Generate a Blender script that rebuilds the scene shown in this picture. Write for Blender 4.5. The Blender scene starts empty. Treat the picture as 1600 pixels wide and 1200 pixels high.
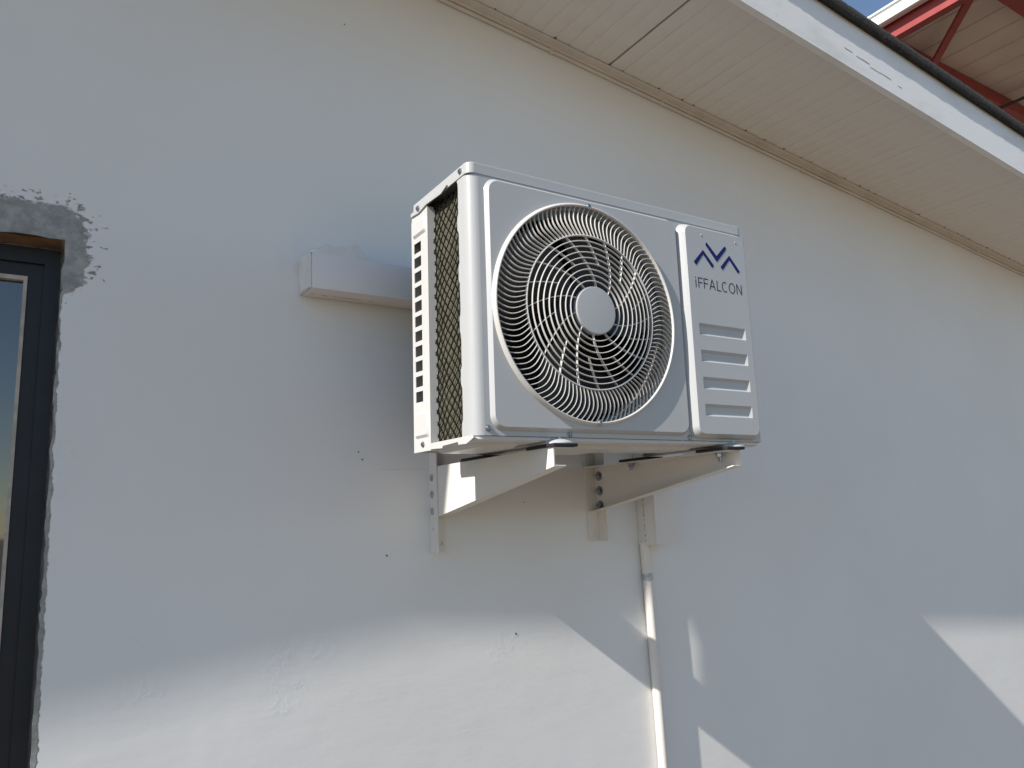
import bpy, bmesh, math, random
from mathutils import Vector, Matrix
from mathutils.geometry import tessellate_polygon
random.seed(7)
scene = bpy.context.scene
COL = scene.collection
R = math.radians

# ------------------------------------------------------------------ camera, sky, sun, exposure
cam_data = bpy.data.cameras.new('camera')
cam_data.sensor_width = 36.0
cam_data.lens = 36.0 * 1164.9 / 1600.0
cam_data.clip_start = 0.02
cam_data.clip_end = 4000
cam = bpy.data.objects.new('camera', cam_data)
COL.objects.link(cam)
cr = Vector((0.845204, -0.532935, -0.040123))
cu = Vector((-0.058388, -0.166703, 0.984277))
cf = Vector((0.531245, 0.829572, 0.172015))
M = Matrix.Identity(4)
for i in range(3):
    M[i][0] = cr[i]; M[i][1] = cu[i]; M[i][2] = -cf[i]
M[0][3], M[1][3], M[2][3] = -0.61506, -1.59628, -0.13539
cam.matrix_world = M
scene.camera = cam

TO_SUN = Vector((-5.48, -1.0, 4.22)).normalized()
elev = math.asin(TO_SUN.z)
azim = math.atan2(TO_SUN.x, TO_SUN.y)
world = bpy.data.worlds.new('World')
scene.world = world
world.use_nodes = True
wn = world.node_tree
wn.nodes.clear()
sky = wn.nodes.new('ShaderNodeTexSky')
sky.sky_type = 'NISHITA'
sky.sun_disc = False
sky.sun_elevation = elev
sky.sun_rotation = azim
sky.altitude = 50
sky.air_density = 1.0
sky.dust_density = 0.05
sky.ozone_density = 1.0
bg = wn.nodes.new('ShaderNodeBackground')
bg.inputs['Strength'].default_value = 0.096
wo = wn.nodes.new('ShaderNodeOutputWorld')
wn.links.new(sky.outputs[0], bg.inputs[0])
wn.links.new(bg.outputs[0], wo.inputs[0])

sun_data = bpy.data.lights.new('sun', 'SUN')
sun_data.energy = 4.4
sun_data.angle = R(0.53)
sun_data.color = (1.0, 0.94, 0.86)
sun = bpy.data.objects.new('sun', sun_data)
COL.objects.link(sun)
sun.location = TO_SUN * 30
sun.rotation_euler = TO_SUN.to_track_quat('Z', 'Y').to_euler()

scene.view_settings.view_transform = 'Standard'
scene.view_settings.look = 'None'
scene.view_settings.exposure = 0.55
scene.view_settings.gamma = 1.0
scene.view_settings.use_curve_mapping = False

# ------------------------------------------------------------------ materials
class NT:
    def __init__(self, name):
        self.m = bpy.data.materials.new(name)
        self.m.use_nodes = True
        self.t = self.m.node_tree
        self.b = self.t.nodes['Principled BSDF']
    def n(self, typ, **kw):
        nd = self.t.nodes.new(typ)
        for k, v in kw.items():
            if hasattr(nd, k) and not k.startswith('i_'):
                setattr(nd, k, v)
        return nd
    def l(self, a, b):
        self.t.links.new(a, b)
    def math(self, op, a, b=None, c=None, clamp=False):
        nd = self.n('ShaderNodeMath', operation=op, use_clamp=clamp)
        for i, v in enumerate((a, b, c)):
            if v is None: continue
            if isinstance(v, (int, float)): nd.inputs[i].default_value = v
            else: self.l(v, nd.inputs[i])
        return nd.outputs[0]
    def noise(self, vec, scale, detail=4, rough=0.55):
        nd = self.n('ShaderNodeTexNoise')
        nd.inputs['Scale'].default_value = scale
        nd.inputs['Detail'].default_value = detail
        nd.inputs['Roughness'].default_value = rough
        if vec is not None: self.l(vec, nd.inputs['Vector'])
        return nd.outputs[0]
    def obj(self):
        return self.n('ShaderNodeTexCoord').outputs['Object']
    def ramp(self, fac, a, b):
        nd = self.n('ShaderNodeMapRange', clamp=True)
        nd.interpolation_type = 'SMOOTHSTEP'
        self.l(fac, nd.inputs[0])
        nd.inputs[1].default_value = a; nd.inputs[2].default_value = b
        return nd.outputs[0]
    def mix(self, fac, c1, c2):
        nd = self.n('ShaderNodeMix', data_type='RGBA')
        for i, v in ((0, fac), (6, c1), (7, c2)):
            if isinstance(v, (int, float)): nd.inputs[i].default_value = v
            elif isinstance(v, tuple): nd.inputs[i].default_value = (*v, 1)
            else: self.l(v, nd.inputs[i])
        return nd.outputs[2]
    def bump(self, h, strength, dist, prev=None):
        nd = self.n('ShaderNodeBump')
        nd.inputs['Strength'].default_value = strength
        nd.inputs['Distance'].default_value = dist
        self.l(h, nd.inputs['Height'])
        if prev is not None: self.l(prev, nd.inputs['Normal'])
        return nd.outputs[0]

def mat(name, col, rough=0.5, metal=0.0, var=0.06, scale=18.0, bump=0.0, bscale=60.0, bdist=0.001, spec=0.5, dirt=None, dirt_amt=0.0):
    k = NT(name)
    v = k.obj()
    n1 = k.noise(v, scale, 5)
    lo = tuple(c * (1 - var) for c in col); hi = tuple(min(1, c * (1 + var)) for c in col)
    c = k.mix(k.ramp(n1, 0.3, 0.7), lo, hi)
    if dirt:
        n2 = k.noise(v, scale * 0.35, 8, 0.7)
        c = k.mix(k.math('MULTIPLY', k.ramp(n2, 0.52, 0.75), dirt_amt), c, dirt)
    k.l(c, k.b.inputs['Base Color'])
    n3 = k.noise(v, scale * 2.3, 3)
    rr = k.n('ShaderNodeMapRange'); k.l(n3, rr.inputs[0])
    rr.inputs[3].default_value = max(0.02, rough - 0.06); rr.inputs[4].default_value = min(1, rough + 0.06)
    k.l(rr.outputs[0], k.b.inputs['Roughness'])
    k.b.inputs['Metallic'].default_value = metal
    k.b.inputs['Specular IOR Level'].default_value = spec
    if bump > 0:
        k.l(k.bump(k.noise(v, bscale, 6, 0.6), bump, bdist), k.b.inputs['Normal'])
    return k.m

def wall_material():
    k = NT('painted plaster wall')
    v = k.obj()
    sx = k.n('ShaderNodeSeparateXYZ'); k.l(v, sx.inputs[0])
    x, z = sx.outputs[0], sx.outputs[2]
    n_big = k.noise(v, 1.3, 5, 0.6)
    n_mid = k.noise(v, 9.0, 6, 0.62)
    n_hi = k.noise(v, 55.0, 5, 0.65)
    base = k.mix(k.ramp(n_big, 0.3, 0.7), (0.765, 0.755, 0.735), (0.80, 0.795, 0.785))
    # faint scuffs
    scuff = k.ramp(n_mid, 0.66, 0.80)
    base = k.mix(k.math('MULTIPLY', scuff, 0.06), base, (0.50, 0.50, 0.50))
    # bare cement patch round the corner of the window
    mp = k.n('ShaderNodeMapping'); mp.inputs['Scale'].default_value = (1, 1, 1.6); k.l(v, mp.inputs[0])
    pn = k.noise(mp.outputs[0], 17.0, 8, 0.62)
    pn2 = k.noise(mp.outputs[0], 60.0, 4, 0.65)
    dx = k.math('MAXIMUM', k.math('ADD', x, 0.612), 0.0)
    dz = k.math('MAXIMUM', k.math('SUBTRACT', z, 0.432), 0.0)
    d = k.math('SQRT', k.math('ADD', k.math('MULTIPLY', dx, dx), k.math('MULTIPLY', dz, dz)))
    low = k.math('MAXIMUM', k.math('SUBTRACT', 0.335, z), 0.0)
    d = k.math('ADD', d, k.math('MULTIPLY', low, 1.3))
    dd = k.math('ADD', d, k.math('MULTIPLY', k.math('SUBTRACT', pn, 0.5), 0.085))
    m1 = k.math('SUBTRACT', 1.0, k.ramp(dd, 0.046, 0.054))
    sp = k.math('SUBTRACT', pn2, k.math('MULTIPLY', k.math('SUBTRACT', d, 0.05), 3.2))
    sp = k.math('ADD', sp, k.math('MULTIPLY', k.math('SUBTRACT', pn, 0.5), 0.5))
    m2 = k.math('MULTIPLY', k.ramp(sp, 0.52, 0.60), k.math('SUBTRACT', 1.0, k.ramp(d, 0.075, 0.11)))
    strip = k.math('ADD', k.math('ADD', x, 0.5925), k.math('ADD', k.math('MULTIPLY', z, 0.009), k.math('MULTIPLY', k.math('SUBTRACT', pn, 0.5), 0.024)))
    m3 = k.math('MULTIPLY', k.math('SUBTRACT', 1.0, k.ramp(strip, -0.001, 0.002)), k.math('LESS_THAN', z, 0.43))
    m = k.math('MAXIMUM', k.math('MAXIMUM', m1, m2), m3)
    cem = k.mix(k.ramp(k.noise(v, 34.0, 7, 0.7), 0.3, 0.75), (0.22, 0.225, 0.215), (0.44, 0.44, 0.425))
    col = k.mix(m, base, cem)
    k.l(col, k.b.inputs['Base Color'])
    k.b.inputs['Roughness'].default_value = 0.62
    k.b.inputs['Specular IOR Level'].default_value = 0.32
    # trowel relief, seen where the sun grazes the wall
    wv = k.noise(v, 3.4, 3, 0.5)
    n1 = k.bump(wv, 0.30, 0.006)
    st = k.n('ShaderNodeMapping'); st.inputs['Rotation'].default_value = (0, R(35), 0); st.inputs['Scale'].default_value = (1.0, 1.0, 4.0); k.l(v, st.inputs[0])
    n1 = k.bump(k.noise(st.outputs[0], 3.0, 6, 0.6), 0.3, 0.0035, n1)
    rmask = k.math('MULTIPLY', k.ramp(k.noise(v, 4.2, 4, 0.6), 0.54, 0.70), k.ramp(k.noise(v, 60.0, 6, 0.7), 0.42, 0.72))
    n2 = k.bump(rmask, 0.45, 0.0015, n1)
    n3 = k.bump(n_hi, 0.20, 0.0006, n2)
    n4 = k.bump(k.math('MULTIPLY', m, k.math('ADD', 0.5, pn)), 0.8, 0.003, n3)
    k.l(n4, k.b.inputs['Normal'])
    return k.m

def fascia_material():
    k = NT('weathered white fascia paint')
    v = k.obj()
    mp = k.n('ShaderNodeMapping'); mp.inputs['Scale'].default_value = (1, 1, 3.0); k.l(v, mp.inputs[0])
    n1 = k.noise(mp.outputs[0], 3.0, 7, 0.65)
    n2 = k.noise(mp.outputs[0], 22.0, 7, 0.7)
    c = k.mix(k.ramp(n1, 0.45, 0.72), (0.82, 0.82, 0.81), (0.70, 0.70, 0.67))
    peel = k.math('MULTIPLY', k.ramp(n2, 0.60, 0.68), k.ramp(k.noise(v, 1.7, 3), 0.52, 0.62))
    c = k.mix(k.math('MULTIPLY', peel, 0.75), c, (0.33, 0.33, 0.32))
    k.l(c, k.b.inputs['Base Color'])
    k.b.inputs['Roughness'].default_value = 0.5
    n = k.bump(n2, 0.25, 0.0015)
    k.l(n, k.b.inputs['Normal'])
    return k.m

def ground_material():
    k = NT('dusty concrete ground')
    v = k.obj()
    n1 = k.noise(v, 0.5, 7, 0.6); n2 = k.noise(v, 6.0, 8, 0.65)
    c = k.mix(k.ramp(n1, 0.3, 0.7), (0.158, 0.118, 0.078), (0.198, 0.152, 0.106))
    c = k.mix(k.math('MULTIPLY', k.ramp(n2, 0.4, 0.75), 0.5), c, (0.13, 0.10, 0.075))
    k.l(c, k.b.inputs['Base Color'])
    k.b.inputs['Roughness'].default_value = 0.9
    k.l(k.bump(n2, 0.5, 0.01), k.b.inputs['Normal'])
    return k.m

def coil_material():
    k = NT('aluminium coil fins')
    v = k.obj()
    w = k.n('ShaderNodeTexWave', wave_type='BANDS', bands_direction='Z')
    w.inputs['Scale'].default_value = 120.0; w.inputs['Distortion'].default_value = 0.5
    k.l(v, w.inputs['Vector'])
    n = k.noise(v, 40, 5)
    c = k.mix(k.ramp(w.outputs[1], 0.2, 0.8), (0.095, 0.088, 0.060), (0.175, 0.160, 0.110))
    c = k.mix(k.math('MULTIPLY', k.ramp(n, 0.35, 0.7), 0.4), c, (0.11, 0.115, 0.08))
    k.l(c, k.b.inputs['Base Color'])
    k.b.inputs['Roughness'].default_value = 0.5
    k.b.inputs['Metallic'].default_value = 0.25
    k.l(k.bump(w.outputs[1], 0.4, 0.001), k.b.inputs['Normal'])
    return k.m

def glass_material():
    k = NT('reflective window glass')
    k.b.inputs['Base Color'].default_value = (0.012, 0.016, 0.02, 1)
    k.b.inputs['Roughness'].default_value = 0.03
    k.b.inputs['IOR'].default_value = 2.3
    v = k.obj()
    k.l(k.bump(k.noise(v, 2.0, 2), 0.03, 0.01), k.b.inputs['Normal'])
    return k.m

MT = {
    'wall': wall_material(), 'fascia': fascia_material(), 'ground': ground_material(),
    'coil': coil_material(), 'glass': glass_material(),
    'soffit': mat('cream plastic soffit', (0.74, 0.70, 0.64), 0.34, var=0.025, scale=3, dirt=(0.52, 0.47, 0.40), dirt_amt=0.25),
    'trim': mat('cream plastic trim', (0.66, 0.61, 0.54), 0.42, var=0.05, scale=9, dirt=(0.38, 0.31, 0.24), dirt_amt=0.45),
    'dirt': mat('dark grime', (0.06, 0.045, 0.035), 0.9),
    'shade': mat('painted void shade', (0.03, 0.028, 0.025), 0.9),  # near-black colour stands in for the shade behind the gaps
    'roof': mat('dark granule roofing', (0.030, 0.027, 0.025), 0.95, var=0.35, scale=70, bump=0.9, bscale=140, bdist=0.006),
    'cement': mat('bare cement', (0.31, 0.31, 0.30), 0.9, var=0.25, scale=30, bump=0.5, bscale=70, bdist=0.003),
    'primer': mat('brown timber lintel', (0.20, 0.118, 0.06), 0.7, var=0.25, scale=22, bump=0.3),
    'navy': mat('navy window frame', (0.007, 0.010, 0.016), 0.5, var=0.2, scale=14, bump=0.05),
    'bead': mat('pale glazing bead', (0.46, 0.41, 0.35), 0.55, var=0.15, scale=40),
    'ac': mat('white powder coated steel', (0.56, 0.56, 0.55), 0.34, var=0.012, scale=6, bump=0.05, bscale=700, bdist=0.0003),
    'acfront': mat('darkened white powder coat', (0.44, 0.45, 0.458), 0.36, var=0.012, scale=5, bump=0.05, bscale=700, bdist=0.0003),  # same white paint, darkened to stand for the dimmer light on the front
    'grille': mat('off-white grille plastic', (0.60, 0.588, 0.56), 0.42, var=0.03, scale=20),
    'fan': mat('dark fan plastic', (0.022, 0.022, 0.022), 0.5, var=0.2),
    'inner': mat('dark inner cabinet', (0.030, 0.028, 0.024), 0.7, var=0.3, scale=30),
    'shroud': mat('grey fan shroud', (0.30, 0.30, 0.29), 0.5, var=0.1),
    'netting': mat('black plastic netting', (0.006, 0.007, 0.0065), 0.9, spec=0.1),
    'blue': mat('blue printed ink', (0.006, 0.014, 0.125), 0.6, var=0.03, spec=0.2),
    'ink': mat('dark blue grey ink', (0.016, 0.025, 0.048), 0.6, var=0.03, spec=0.2),
    'faint': mat('faint printed line', (0.17, 0.14, 0.12), 0.6),
    'pencil': mat('faint pencil', (0.50, 0.49, 0.48), 0.7),
    'screw': mat('zinc screw', (0.34, 0.36, 0.40), 0.32, metal=0.85, var=0.2, scale=120),
    'rubber': mat('black rubber pad', (0.012, 0.012, 0.018), 0.7),
    'bracket': mat('cream powder coated bracket', (0.72, 0.69, 0.645), 0.40, var=0.02, scale=9, bump=0.06, bscale=500, bdist=0.0003),
    'pvc': mat('white plastic trunking', (0.74, 0.72, 0.715), 0.38, var=0.02, scale=7),
    'plaster': mat('white patching plaster', (0.74, 0.735, 0.72), 0.8, var=0.04, scale=25, bump=0.6, bscale=45, bdist=0.004),
    'pipe': mat('cream plastic pipe', (0.73, 0.70, 0.655), 0.35, var=0.03, scale=8),
    'clip': mat('galvanised clip', (0.38, 0.42, 0.45), 0.38, metal=0.8, var=0.2, scale=90),
    'red': mat('red oxide steel', (0.32, 0.050, 0.045), 0.45, var=0.12, scale=4),
    'redpale': mat('sunlit red steel', (0.36, 0.075, 0.065), 0.5, var=0.12, scale=4),  # lighter copy of the red for the sunlit beam face; unused
    'sheet': mat('pale roofing sheet', (0.66, 0.56, 0.50), 0.5, var=0.06, scale=2),
    'gutter': mat('white metal gutter', (0.80, 0.80, 0.78), 0.4, var=0.03, scale=4),
    'blackbar': mat('black steel bar', (0.02, 0.017, 0.017), 0.6),
}

# ------------------------------------------------------------------ mesh helpers
class MB:
    def __init__(s): s.v = []; s.f = []
    def add(s, vs, fs):
        o = len(s.v); s.v += [tuple(p) for p in vs]; s.f += [tuple(i + o for i in f) for f in fs]
        return s
    def box(s, x0, x1, y0, y1, z0, z1, b=0.0):
        if b <= 0:
            vs = [(x, y, z) for x in (x0, x1) for y in (y0, y1) for z in (z0, z1)]
            return s.add(vs, [(0, 1, 3, 2), (4, 6, 7, 5), (0, 4, 5, 1), (2, 3, 7, 6), (0, 2, 6, 4), (1, 5, 7, 3)])
        bm = bmesh.new()
        bmesh.ops.create_cube(bm, size=1)
        for q in bm.verts:
            q.co = ((x0 + x1) / 2 + q.co.x * (x1 - x0), (y0 + y1) / 2 + q.co.y * (y1 - y0), (z0 + z1) / 2 + q.co.z * (z1 - z0))
        bmesh.ops.bevel(bm, geom=bm.edges[:], offset=b, segments=2, profile=0.6, affect='EDGES')
        bm.verts.ensure_lookup_table(); bm.verts.index_update()
        s.add([q.co[:] for q in bm.verts], [tuple(q.index for q in f.verts) for f in bm.faces])
        bm.free(); return s
    def bridge(s, loops, closed=True):
        n = len(loops[0]); vs = [p for l in loops for p in l]; fs = []
        for k in range(len(loops) - 1):
            for i in range(n if closed else n - 1):
                j = (i + 1) % n
                fs.append((k * n + i, k * n + j, (k + 1) * n + j, (k + 1) * n + i))
        return s.add(vs, fs)
    def holed(s, loops3, loops2):
        tris = tessellate_polygon([[Vector((a, b, 0)) for a, b in l] for l in loops2])
        return s.add([p for l in loops3 for p in l], [tuple(t) for t in tris])
    def plate(s, axis, outline, holes, t0, t1):
        """flat plate with holes; 2-D outlines in the plane across `axis`, from t0 to t1"""
        def up(p, t): return (t, p[0], p[1]) if axis == 'x' else (p[0], t, p[1]) if axis == 'y' else (p[0], p[1], t)
        ls = [outline] + holes
        for t in (t0, t1): s.holed([[up(p, t) for p in l] for l in ls], ls)
        for l in ls: s.bridge([[up(p, t0) for p in l], [up(p, t1) for p in l]])
        return s
    def lathe(s, prof, centre, axis='y', n=48, cap0=False, cap1=False):
        cx, cy, cz = centre; loops = []
        for r, h in prof:
            l = []
            for i in range(n):
                a = 2 * math.pi * i / n; c_, s_ = r * math.cos(a), r * math.sin(a)
                l.append((cx + c_, cy + h, cz + s_) if axis == 'y' else (cx + h, cy + c_, cz + s_) if axis == 'x' else (cx + c_, cy + s_, cz + h))
            loops.append(l)
        s.bridge(loops)
        if cap0: s.add(loops[0], [tuple(range(n))])
        if cap1: s.add(loops[-1], [tuple(range(n))])
        return s
    def tube(s, pts, r, n=8, caps=True):
        pts = [Vector(p) for p in pts]; loops = []
        for i, p in enumerate(pts):
            d = (pts[min(i + 1, len(pts) - 1)] - pts[max(i - 1, 0)]).normalized()
            a = Vector((0, 1, 0)) if abs(d.y) < 0.9 else Vector((1, 0, 0))
            u = d.cross(a).normalized(); w = d.cross(u)
            rr = r[i] if isinstance(r, (list, tuple)) else r
            loops.append([p + (u * math.cos(2 * math.pi * k / n) + w * math.sin(2 * math.pi * k / n)) * rr for k in range(n)])
        s.bridge(loops)
        if caps: s.add(loops[0], [tuple(range(n))]); s.add(loops[-1], [tuple(range(n))])
        return s
    def ribbon(s, pts, w, h):
        """bar of rectangular section along pts lying near an x-z plane: w across in x-z, h along y (backwards)"""
        pts = [Vector(p) for p in pts]; loops = []
        for i, p in enumerate(pts):
            d = pts[min(i + 1, len(pts) - 1)] - pts[max(i - 1, 0)]
            q = Vector((-d.z, 0, d.x)).normalized() * (w / 2)
            b = Vector((0, h, 0)); e = Vector((0, w * 0.35, 0))
            loops.append([p + q + e, p + q * 0.35, p - q * 0.35, p - q + e, p - q * 0.7 + b, p + q * 0.7 + b])
        s.bridge(loops); s.add(loops[0], [tuple(range(6))]); s.add(loops[-1], [tuple(range(6))])
        return s
    def mesh(s, name, material, smooth=35):
        me = bpy.data.meshes.new(name)
        me.from_pydata(s.v, [], s.f)
        bm = bmesh.new(); bm.from_mesh(me)
        bmesh.ops.remove_doubles(bm, verts=bm.verts, dist=1e-6)
        bmesh.ops.recalc_face_normals(bm, faces=bm.faces)
        bm.to_mesh(me); bm.free()
        if smooth:
            for pl in me.polygons: pl.use_smooth = True
            me.set_sharp_from_angle(angle=R(smooth))
        me.materials.append(MT[material])
        return me

def rrect(x0, x1, z0, z1, r, n=6):
    pts = []
    for cx, cz, a0 in ((x1 - r, z1 - r, 0), (x0 + r, z1 - r, 90), (x0 + r, z0 + r, 180), (x1 - r, z0 + r, 270)):
        for i in range(n + 1):
            a = R(a0 + 90 * i / n); pts.append((cx + r * math.cos(a), cz + r * math.sin(a)))
    return pts
def circle(cx, cz, r, n=96):
    return [(cx + r * math.cos(2 * math.pi * i / n), cz + r * math.sin(2 * math.pi * i / n)) for i in range(n)]
def rect(x0, x1, z0, z1):
    return [(x0, z0), (x1, z0), (x1, z1), (x0, z1)]

class Thing:
    """Empty at the base that parents its parts; all meshes use the thing's modelling coordinates"""
    def __init__(s, name, label, cat, base, world=None, rz=0.0, group=None):
        s.base = Vector(base)
        s.e = bpy.data.objects.new(name, None); COL.objects.link(s.e)
        s.e.empty_display_size = 0.1
        s.e.location = world if world is not None else base
        s.e.rotation_euler = (0, 0, rz)
        s.e['label'] = label; s.e['category'] = cat
        if group: s.e['group'] = group
    def part(s, name, me, parent=None, loc=(0, 0, 0), rot=(0, 0, 0), label=None, wn=False):
        o = bpy.data.objects.new(name, me); COL.objects.link(o)
        o.parent = parent if parent is not None else s.e
        o.location = Vector(loc) - (s.base if parent is None else Vector((0, 0, 0)))
        o.rotation_euler = rot
        if wn:
            md = o.modifiers.new('weighted normals', 'WEIGHTED_NORMAL'); md.keep_sharp = True; md.weight = 100
        if label: o['label'] = label
        return o

def struct(name, me, loc=(0, 0, 0)):
    o = bpy.data.objects.new(name, me); COL.objects.link(o); o.location = loc; o['kind'] = 'structure'
    return o

# ------------------------------------------------------------------ ground
GZ = -1.75
struct('ground', MB().add([(-400, -400, GZ), (400, -400, GZ), (400, 400, GZ), (-400, 400, GZ)], [(0, 1, 2, 3)]).mesh('ground', 'ground', 0))

# ------------------------------------------------------------------ house: gable wall, soffit, fascia, roof, window
SL = 0.103                      # rake slope
RX = -2.30                      # ridge
Z0 = 1.278                      # soffit height at x = 0
RZ = Z0 - SL * RX
XL, XR = -9.1, 4.5
def sof(x): return RZ - SL * abs(x - RX)
house = Thing('house', 'white plastered house gable with cream soffit and white fascia', 'house', (RX, 0.0, GZ))

ox0, ox1, oz0, oz1 = -1.85, -0.597, -1.02, 0.417
out = [(XL, GZ), (XR, GZ), (XR, sof(XR) + 0.02), (RX, RZ + 0.02), (XL, sof(XL) + 0.02)]
hole = [(ox0, oz0)]
hole += [(ox1, oz0)]
zz = oz0
while zz < 0.40:
    zz += random.uniform(0.008, 0.03)
    if zz < 0.41: hole.append((ox1 + random.uniform(-0.002, 0.003), zz))
hole.append((ox1 + 0.001, oz1))
xx = ox1
while xx > ox0 + 0.06:
    xx -= random.uniform(0.015, 0.05)
    hole.append((xx, oz1 + random.uniform(-0.003, 0.003)))
hole.append((ox0, oz1))
w = house.part('wall', MB().plate('y', out, [hole], 0.0, 0.16).mesh('wall', 'wall', 0))
# closed back of the house
hb = MB(); hb.box(XL, XL + 0.15, 0.161, 6.0, GZ, sof(XL)); hb.box(XR - 0.15, XR, 0.161, 6.0, GZ, sof(XR)); hb.box(XL, XR, 6.0, 6.15, GZ, sof(XR))
house.part('rear_wall', hb.mesh('rear_wall', 'plaster', 0))
# dark marks on the paint
def speck(x, z, l, wd, a):
    l *= 0.75; wd *= 0.75; c_, s_ = math.cos(a), math.sin(a); m = MB(); pts = []
    for t in range(8):
        u = 2 * math.pi * t / 8; p, q = l * math.cos(u) * random.uniform(.8, 1.1), wd * math.sin(u) * random.uniform(.8, 1.2)
        pts.append((x + p * c_ - q * s_, z + p * s_ + q * c_))
    m.plate('y', pts, [], -0.0012, -0.0002)
    house.part('paint_chip', m.mesh('paint_chip', 'dirt', 0), parent=w)
for a in ((-0.04, 1.069, .0025, .0018, 0), (-0.009, 0.016, .0035, .0016, -.9), (0.0, -0.001, .0035, .0018, -.9), (0.056, -0.215, .0038, .002, -.9),
          (0.389, -0.421, .0045, .002, -.9), (0.427, -0.107, .0022, .0016, .6)): speck(*a)
house.part('pencil_line', MB().box(0.045, 0.162, -0.0004, -0.0001, -0.0232, -0.0226).mesh('pencil_line', 'pencil', 0), parent=w)

# soffit: backing board with single plastic strips under it
FY = -0.45
sb = MB()
for xa, xb in ((RX, XR), (XL, RX)):
    vs = []
    for x in (xa, xb):
        for y in (FY + 0.021, 0.02):
            for dz in (0.0125, 0.022): vs.append((x, y, sof(x) + dz))
    sb.add(vs, [(0, 1, 3, 2), (4, 6, 7, 5), (0, 4, 5, 1), (2, 3, 7, 6), (0, 2, 6, 4), (1, 5, 7, 3)])
soffit = house.part('soffit', sb.mesh('soffit', 'shade', 0))
SW = 0.05
ang = math.atan(SL); ca = math.cos(ang)
def strip_mesh(wd):
    m = MB(); prof = [(-wd / 2, 0.0118), (-wd / 2, 0.0016), (-wd / 2 + 0.003, 0.0006), (-wd / 2 + 0.010, 0.0), (wd / 2 - 0.010, 0.0), (wd / 2 - 0.003, 0.0006), (wd / 2, 0.0016), (wd / 2, 0.0118)]
    a = [(x, FY + 0.0205, z) for x, z in prof]; b = [(x, -0.002, z) for x, z in prof]
    m.bridge([a, b]); m.add(a, [tuple(range(8))]); m.add(b, [tuple(range(8))])
    return m.mesh('soffit_strip', 'soffit', 25)
sm = strip_mesh(SW - 0.0002)
GAPX = 0.7845
u = GAPX - 0.0035 - SW * ca / 2
xs = []
x = u
while x > RX + 0.03: xs.append(x); x -= SW * ca
x = GAPX + 0.0035 + SW * ca / 2
while x < XR - 0.03: xs.append(x); x += SW * ca
for x in sorted(xs):
    house.part('strip', sm, parent=soffit, loc=(x, 0, sof(x) + random.uniform(-0.0004, 0.0004)), rot=(0, ang + random.uniform(-0.004, 0.004), 0))
lb = MB()
lv = [(xq, yq, sof(xq) + dz) for xq in (XL, RX - 0.001) for yq in (FY + 0.0205, -0.002) for dz in (0.0, 0.012)]
lb.add(lv, [(0, 1, 3, 2), (4, 6, 7, 5), (0, 4, 5, 1), (2, 3, 7, 6), (0, 2, 6, 4), (1, 5, 7, 3)])
house.part('panel', lb.mesh('panel', 'soffit', 0), parent=soffit)
# trim along the wall, with a round bead below it
def rake(prof, closed_caps=True, xa=RX, xb=XR, n=1):
    m = MB(); loops = []
    for i in range(n + 1):
        xq = xa + (xb - xa) * i / n
        loops.append([(xq, y, sof(xq) + z) for y, z in prof])
    m.bridge(loops); k = len(prof)
    m.add(loops[0], [tuple(range(k))]); m.add(loops[-1], [tuple(range(k))])
    return m
tr = rake([(-0.0005, -0.001), (-0.034, -0.001), (-0.036, -0.003), (-0.034, -0.0055), (-0.012, -0.0065), (-0.010, -0.014), (-0.0005, -0.014)])
trim = house.part('soffit_trim', tr.mesh('soffit_trim', 'trim', 30))
bead = MB(); pts = []
for i in range(41):
    xq = RX + (XR - RX) * i / 40
    pts.append((xq, -0.0062, sof(xq) - 0.021 + random.uniform(-.0012, .0012)))
bead.tube(pts, 0.0055, 8)
house.part('cable', bead.mesh('cable', 'trim', 60), parent=trim)
for xq in (0.585, 1.02, 1.72, 2.95):
    m = MB().box(xq - 0.004, xq + 0.004, -0.0135, -0.0005, sof(xq) - 0.029, sof(xq) - 0.0145, 0.0012)
    house.part('cable_clip', m.mesh('cable_clip', 'trim', 0), parent=trim)
gm = MB()
for xq in xs:
    if -0.2 < xq < 4 and random.random() < 0.45:
        e = xq + SW * ca / 2 + random.uniform(-.006, .004); q = random.uniform(0.0008, 0.0024)
        gm.box(e - q * 1.6, e + q * 1.6, -0.0385 - q, -0.0385 + q * .6, sof(e) - 0.0012, sof(e) + 0.002)
g = house.part('grime', gm.mesh('grime', 'dirt', 0), parent=soffit); g['kind'] = 'stuff'
# fascia board and roof
fb = rake([(FY, -0.006), (FY, 0.17), (FY + 0.02, 0.17), (FY + 0.02, -0.006)], n=12)
fas = house.part('fascia', fb.mesh('fascia', 'fascia', 0))
for cx_, dz_, l_, h_ in ((1.36, 0.052, .020, .0016), (1.43, 0.049, .034, .0022), (1.49, 0.040, .026, .0016), (1.545, 0.042, .030, .0014), (0.93, 0.05, .006, .002), (0.985, 0.058, .005, .002), (1.62, 0.035, .012, .0012)):
    pts = []
    for t in range(14):
        u_ = 2 * math.pi * t / 14; px_ = l_ * math.cos(u_); pts.append((cx_ + px_, sof(cx_) + dz_ - SL * px_ + h_ * 0.65 * math.sin(u_) * random.uniform(.2, 1.7)))
    house.part('paint_chip', MB().plate('y', pts, [], FY - 0.0008, FY - 0.0001).mesh('paint_chip', 'cement', 0), parent=fas)
house.part('fascia', rake([(FY, -0.006), (FY, 0.17), (FY + 0.02, 0.17), (FY + 0.02, -0.006)], xa=XL, xb=RX - 0.002).mesh('fascia', 'fascia', 0))
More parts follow.
